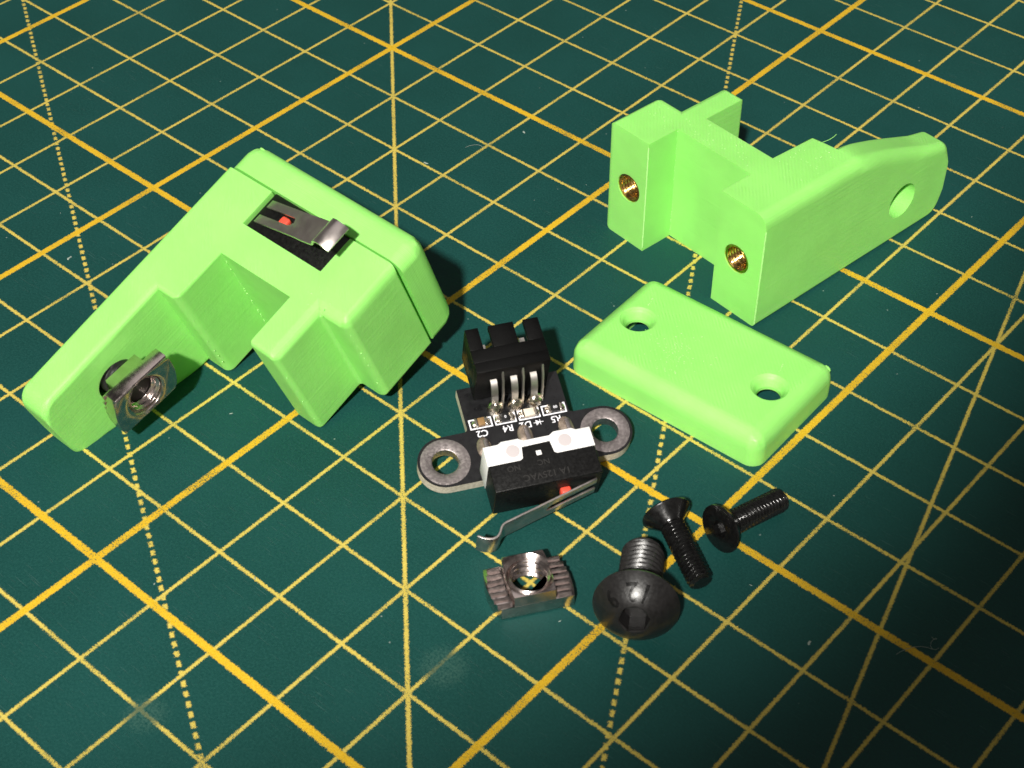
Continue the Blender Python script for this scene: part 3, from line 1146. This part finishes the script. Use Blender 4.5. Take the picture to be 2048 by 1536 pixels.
t_, p_ = lying(103.0, -17.6, 97.9, -9.5, 4.76, 2.5, 10.0)
bs = thing('button_head_screw', 'large black button head screw with hex socket lying beside the loose nut', 'screw', axis_pose(t_, p_, 0.0), 'black button head screws')
button_screw(bs, 9.3)
# the one through the arm
BLOC = Matrix.Translation(Vector((AO + 0.02, HOLE_B - 0.6, H - HOLE_Z)) * MM) @ Matrix.Rotation(PI / 2, 4, 'Y')
bs2 = thing('button_head_screw', 'black screw through the arm hole of the tilted bracket, its nut on the end', 'screw', LEFT @ BLOC, 'black button head screws')
button_screw(bs2, 8.0)


def flat_screw(root, L):
    head = lathe_mesh([(0, 0), (2.80, 0), (2.92, -0.06), (2.95, -0.22), (2.88, -0.34), (1.48, -1.75), (1.40, -1.95), (0, -1.95)], 56)
    hexm = prism_mesh(circle(0, 0, 2.0 / math.cos(PI / 6) / 2, 6, 0.35), -1.2, 2)
    head = bake(head, [('BOOLEAN', dict(operation='DIFFERENCE', solver='EXACT', cutter=hexm))])
    put('head', head, M_BLKSCR, root, 35)
    put('threaded_shank', thread_mesh(1.49, 0.5, -L, -1.6, 0.31, 36, 8, False, 0.35), M_BLKSCR, root, 24)


t_, p_ = lying(96.55, -3.75, 105.45, -8.55, 2.95, 1.5, 10.0)
f1_ = thing('countersunk_screw', 'small black countersunk screw leaning along the shank of the large screw', 'screw', axis_pose(t_, p_, 0.4), 'black countersunk screws')
flat_screw(f1_, 10.0)
t_, p_ = lying(102.75, -1.75, 104.95, 8.4, 2.95, 1.5, 10.0)
f2_ = thing('countersunk_screw', 'small black countersunk screw showing its socket, pointing towards the loose cover plate', 'screw', axis_pose(t_, p_, 0.0), 'black countersunk screws')
flat_screw(f2_, 10.0)

# ------------------------------------------------------------------ crumbs and lint on the mat
cb = bmesh.new()
CR_ = [(26.0, 30.5, 0.5), (31.9, 46.0, 0.45), (29.9, 40.2, 0.22), (-5.4, -12.6, 0.18), (3.9, -18.2, 0.55), (44.0, -24.0, 0.3), (72.0, 3.0, 0.15), (28.0, 8.4, 0.35),
       (58.0, -48.0, 0.2), (100.5, -9.0, 0.22), (96.0, -22.0, 0.25), (109.0, -4.0, 0.2), (118.5, -6.5, 0.5), (47.5, 42.0, 0.16), (53.0, 40.0, 0.2), (66.0, -40.0, 0.25),
       (70.0, -55.0, 0.22), (-20.0, 22.0, 0.2), (12.0, 9.0, 0.16), (86.0, 60.0, 0.2), (94.0, 72.0, 0.18)]
for x, y, s in CR_:
    s *= 0.62
    a = random.uniform(0, PI)
    mx = Matrix.Translation((x, y, s * 0.18)) @ Matrix.Rotation(a, 4, 'Z') @ Matrix.Diagonal((1.25, 0.45, 0.35, 1))
    r = bmesh.ops.create_icosphere(cb, subdivisions=2, radius=s, matrix=mx)
    for v in r['verts']:
        v.co.x += 0.6 * s * noise.noise(v.co * 3.1)
        v.co.y += 0.6 * s * noise.noise(v.co * 2.7 + Vector((9, 0, 0)))
        v.co.z = max(0.01, v.co.z)
for x, y, L_, a in ((29.0, 38.5, 2.4, 0.9), (128.0, 0.6, 4.5, 1.0), (128.6, 2.6, 2.0, 2.4), (58.0, 62.0, 2.0, 1.1)):
    ps = []
    for i in range(9):
        t = i / 8 - 0.5
        ps.append((x + L_ * t * math.cos(a) + 0.5 * math.sin(5 * t), y + L_ * t * math.sin(a) + 0.4 * math.cos(7 * t), 0.12 + 0.25 * (0.25 - t * t)))
    sweep_rect(cb, ps, 0.035, 0.035, Vector((0, 0, 1)))
du = put('crumbs', mesh_of(cb), M_DUST, None, 60)
du['kind'] = 'stuff'
du['label'] = 'pale plastic crumbs and lint scattered over the mat'
du['category'] = 'crumbs'
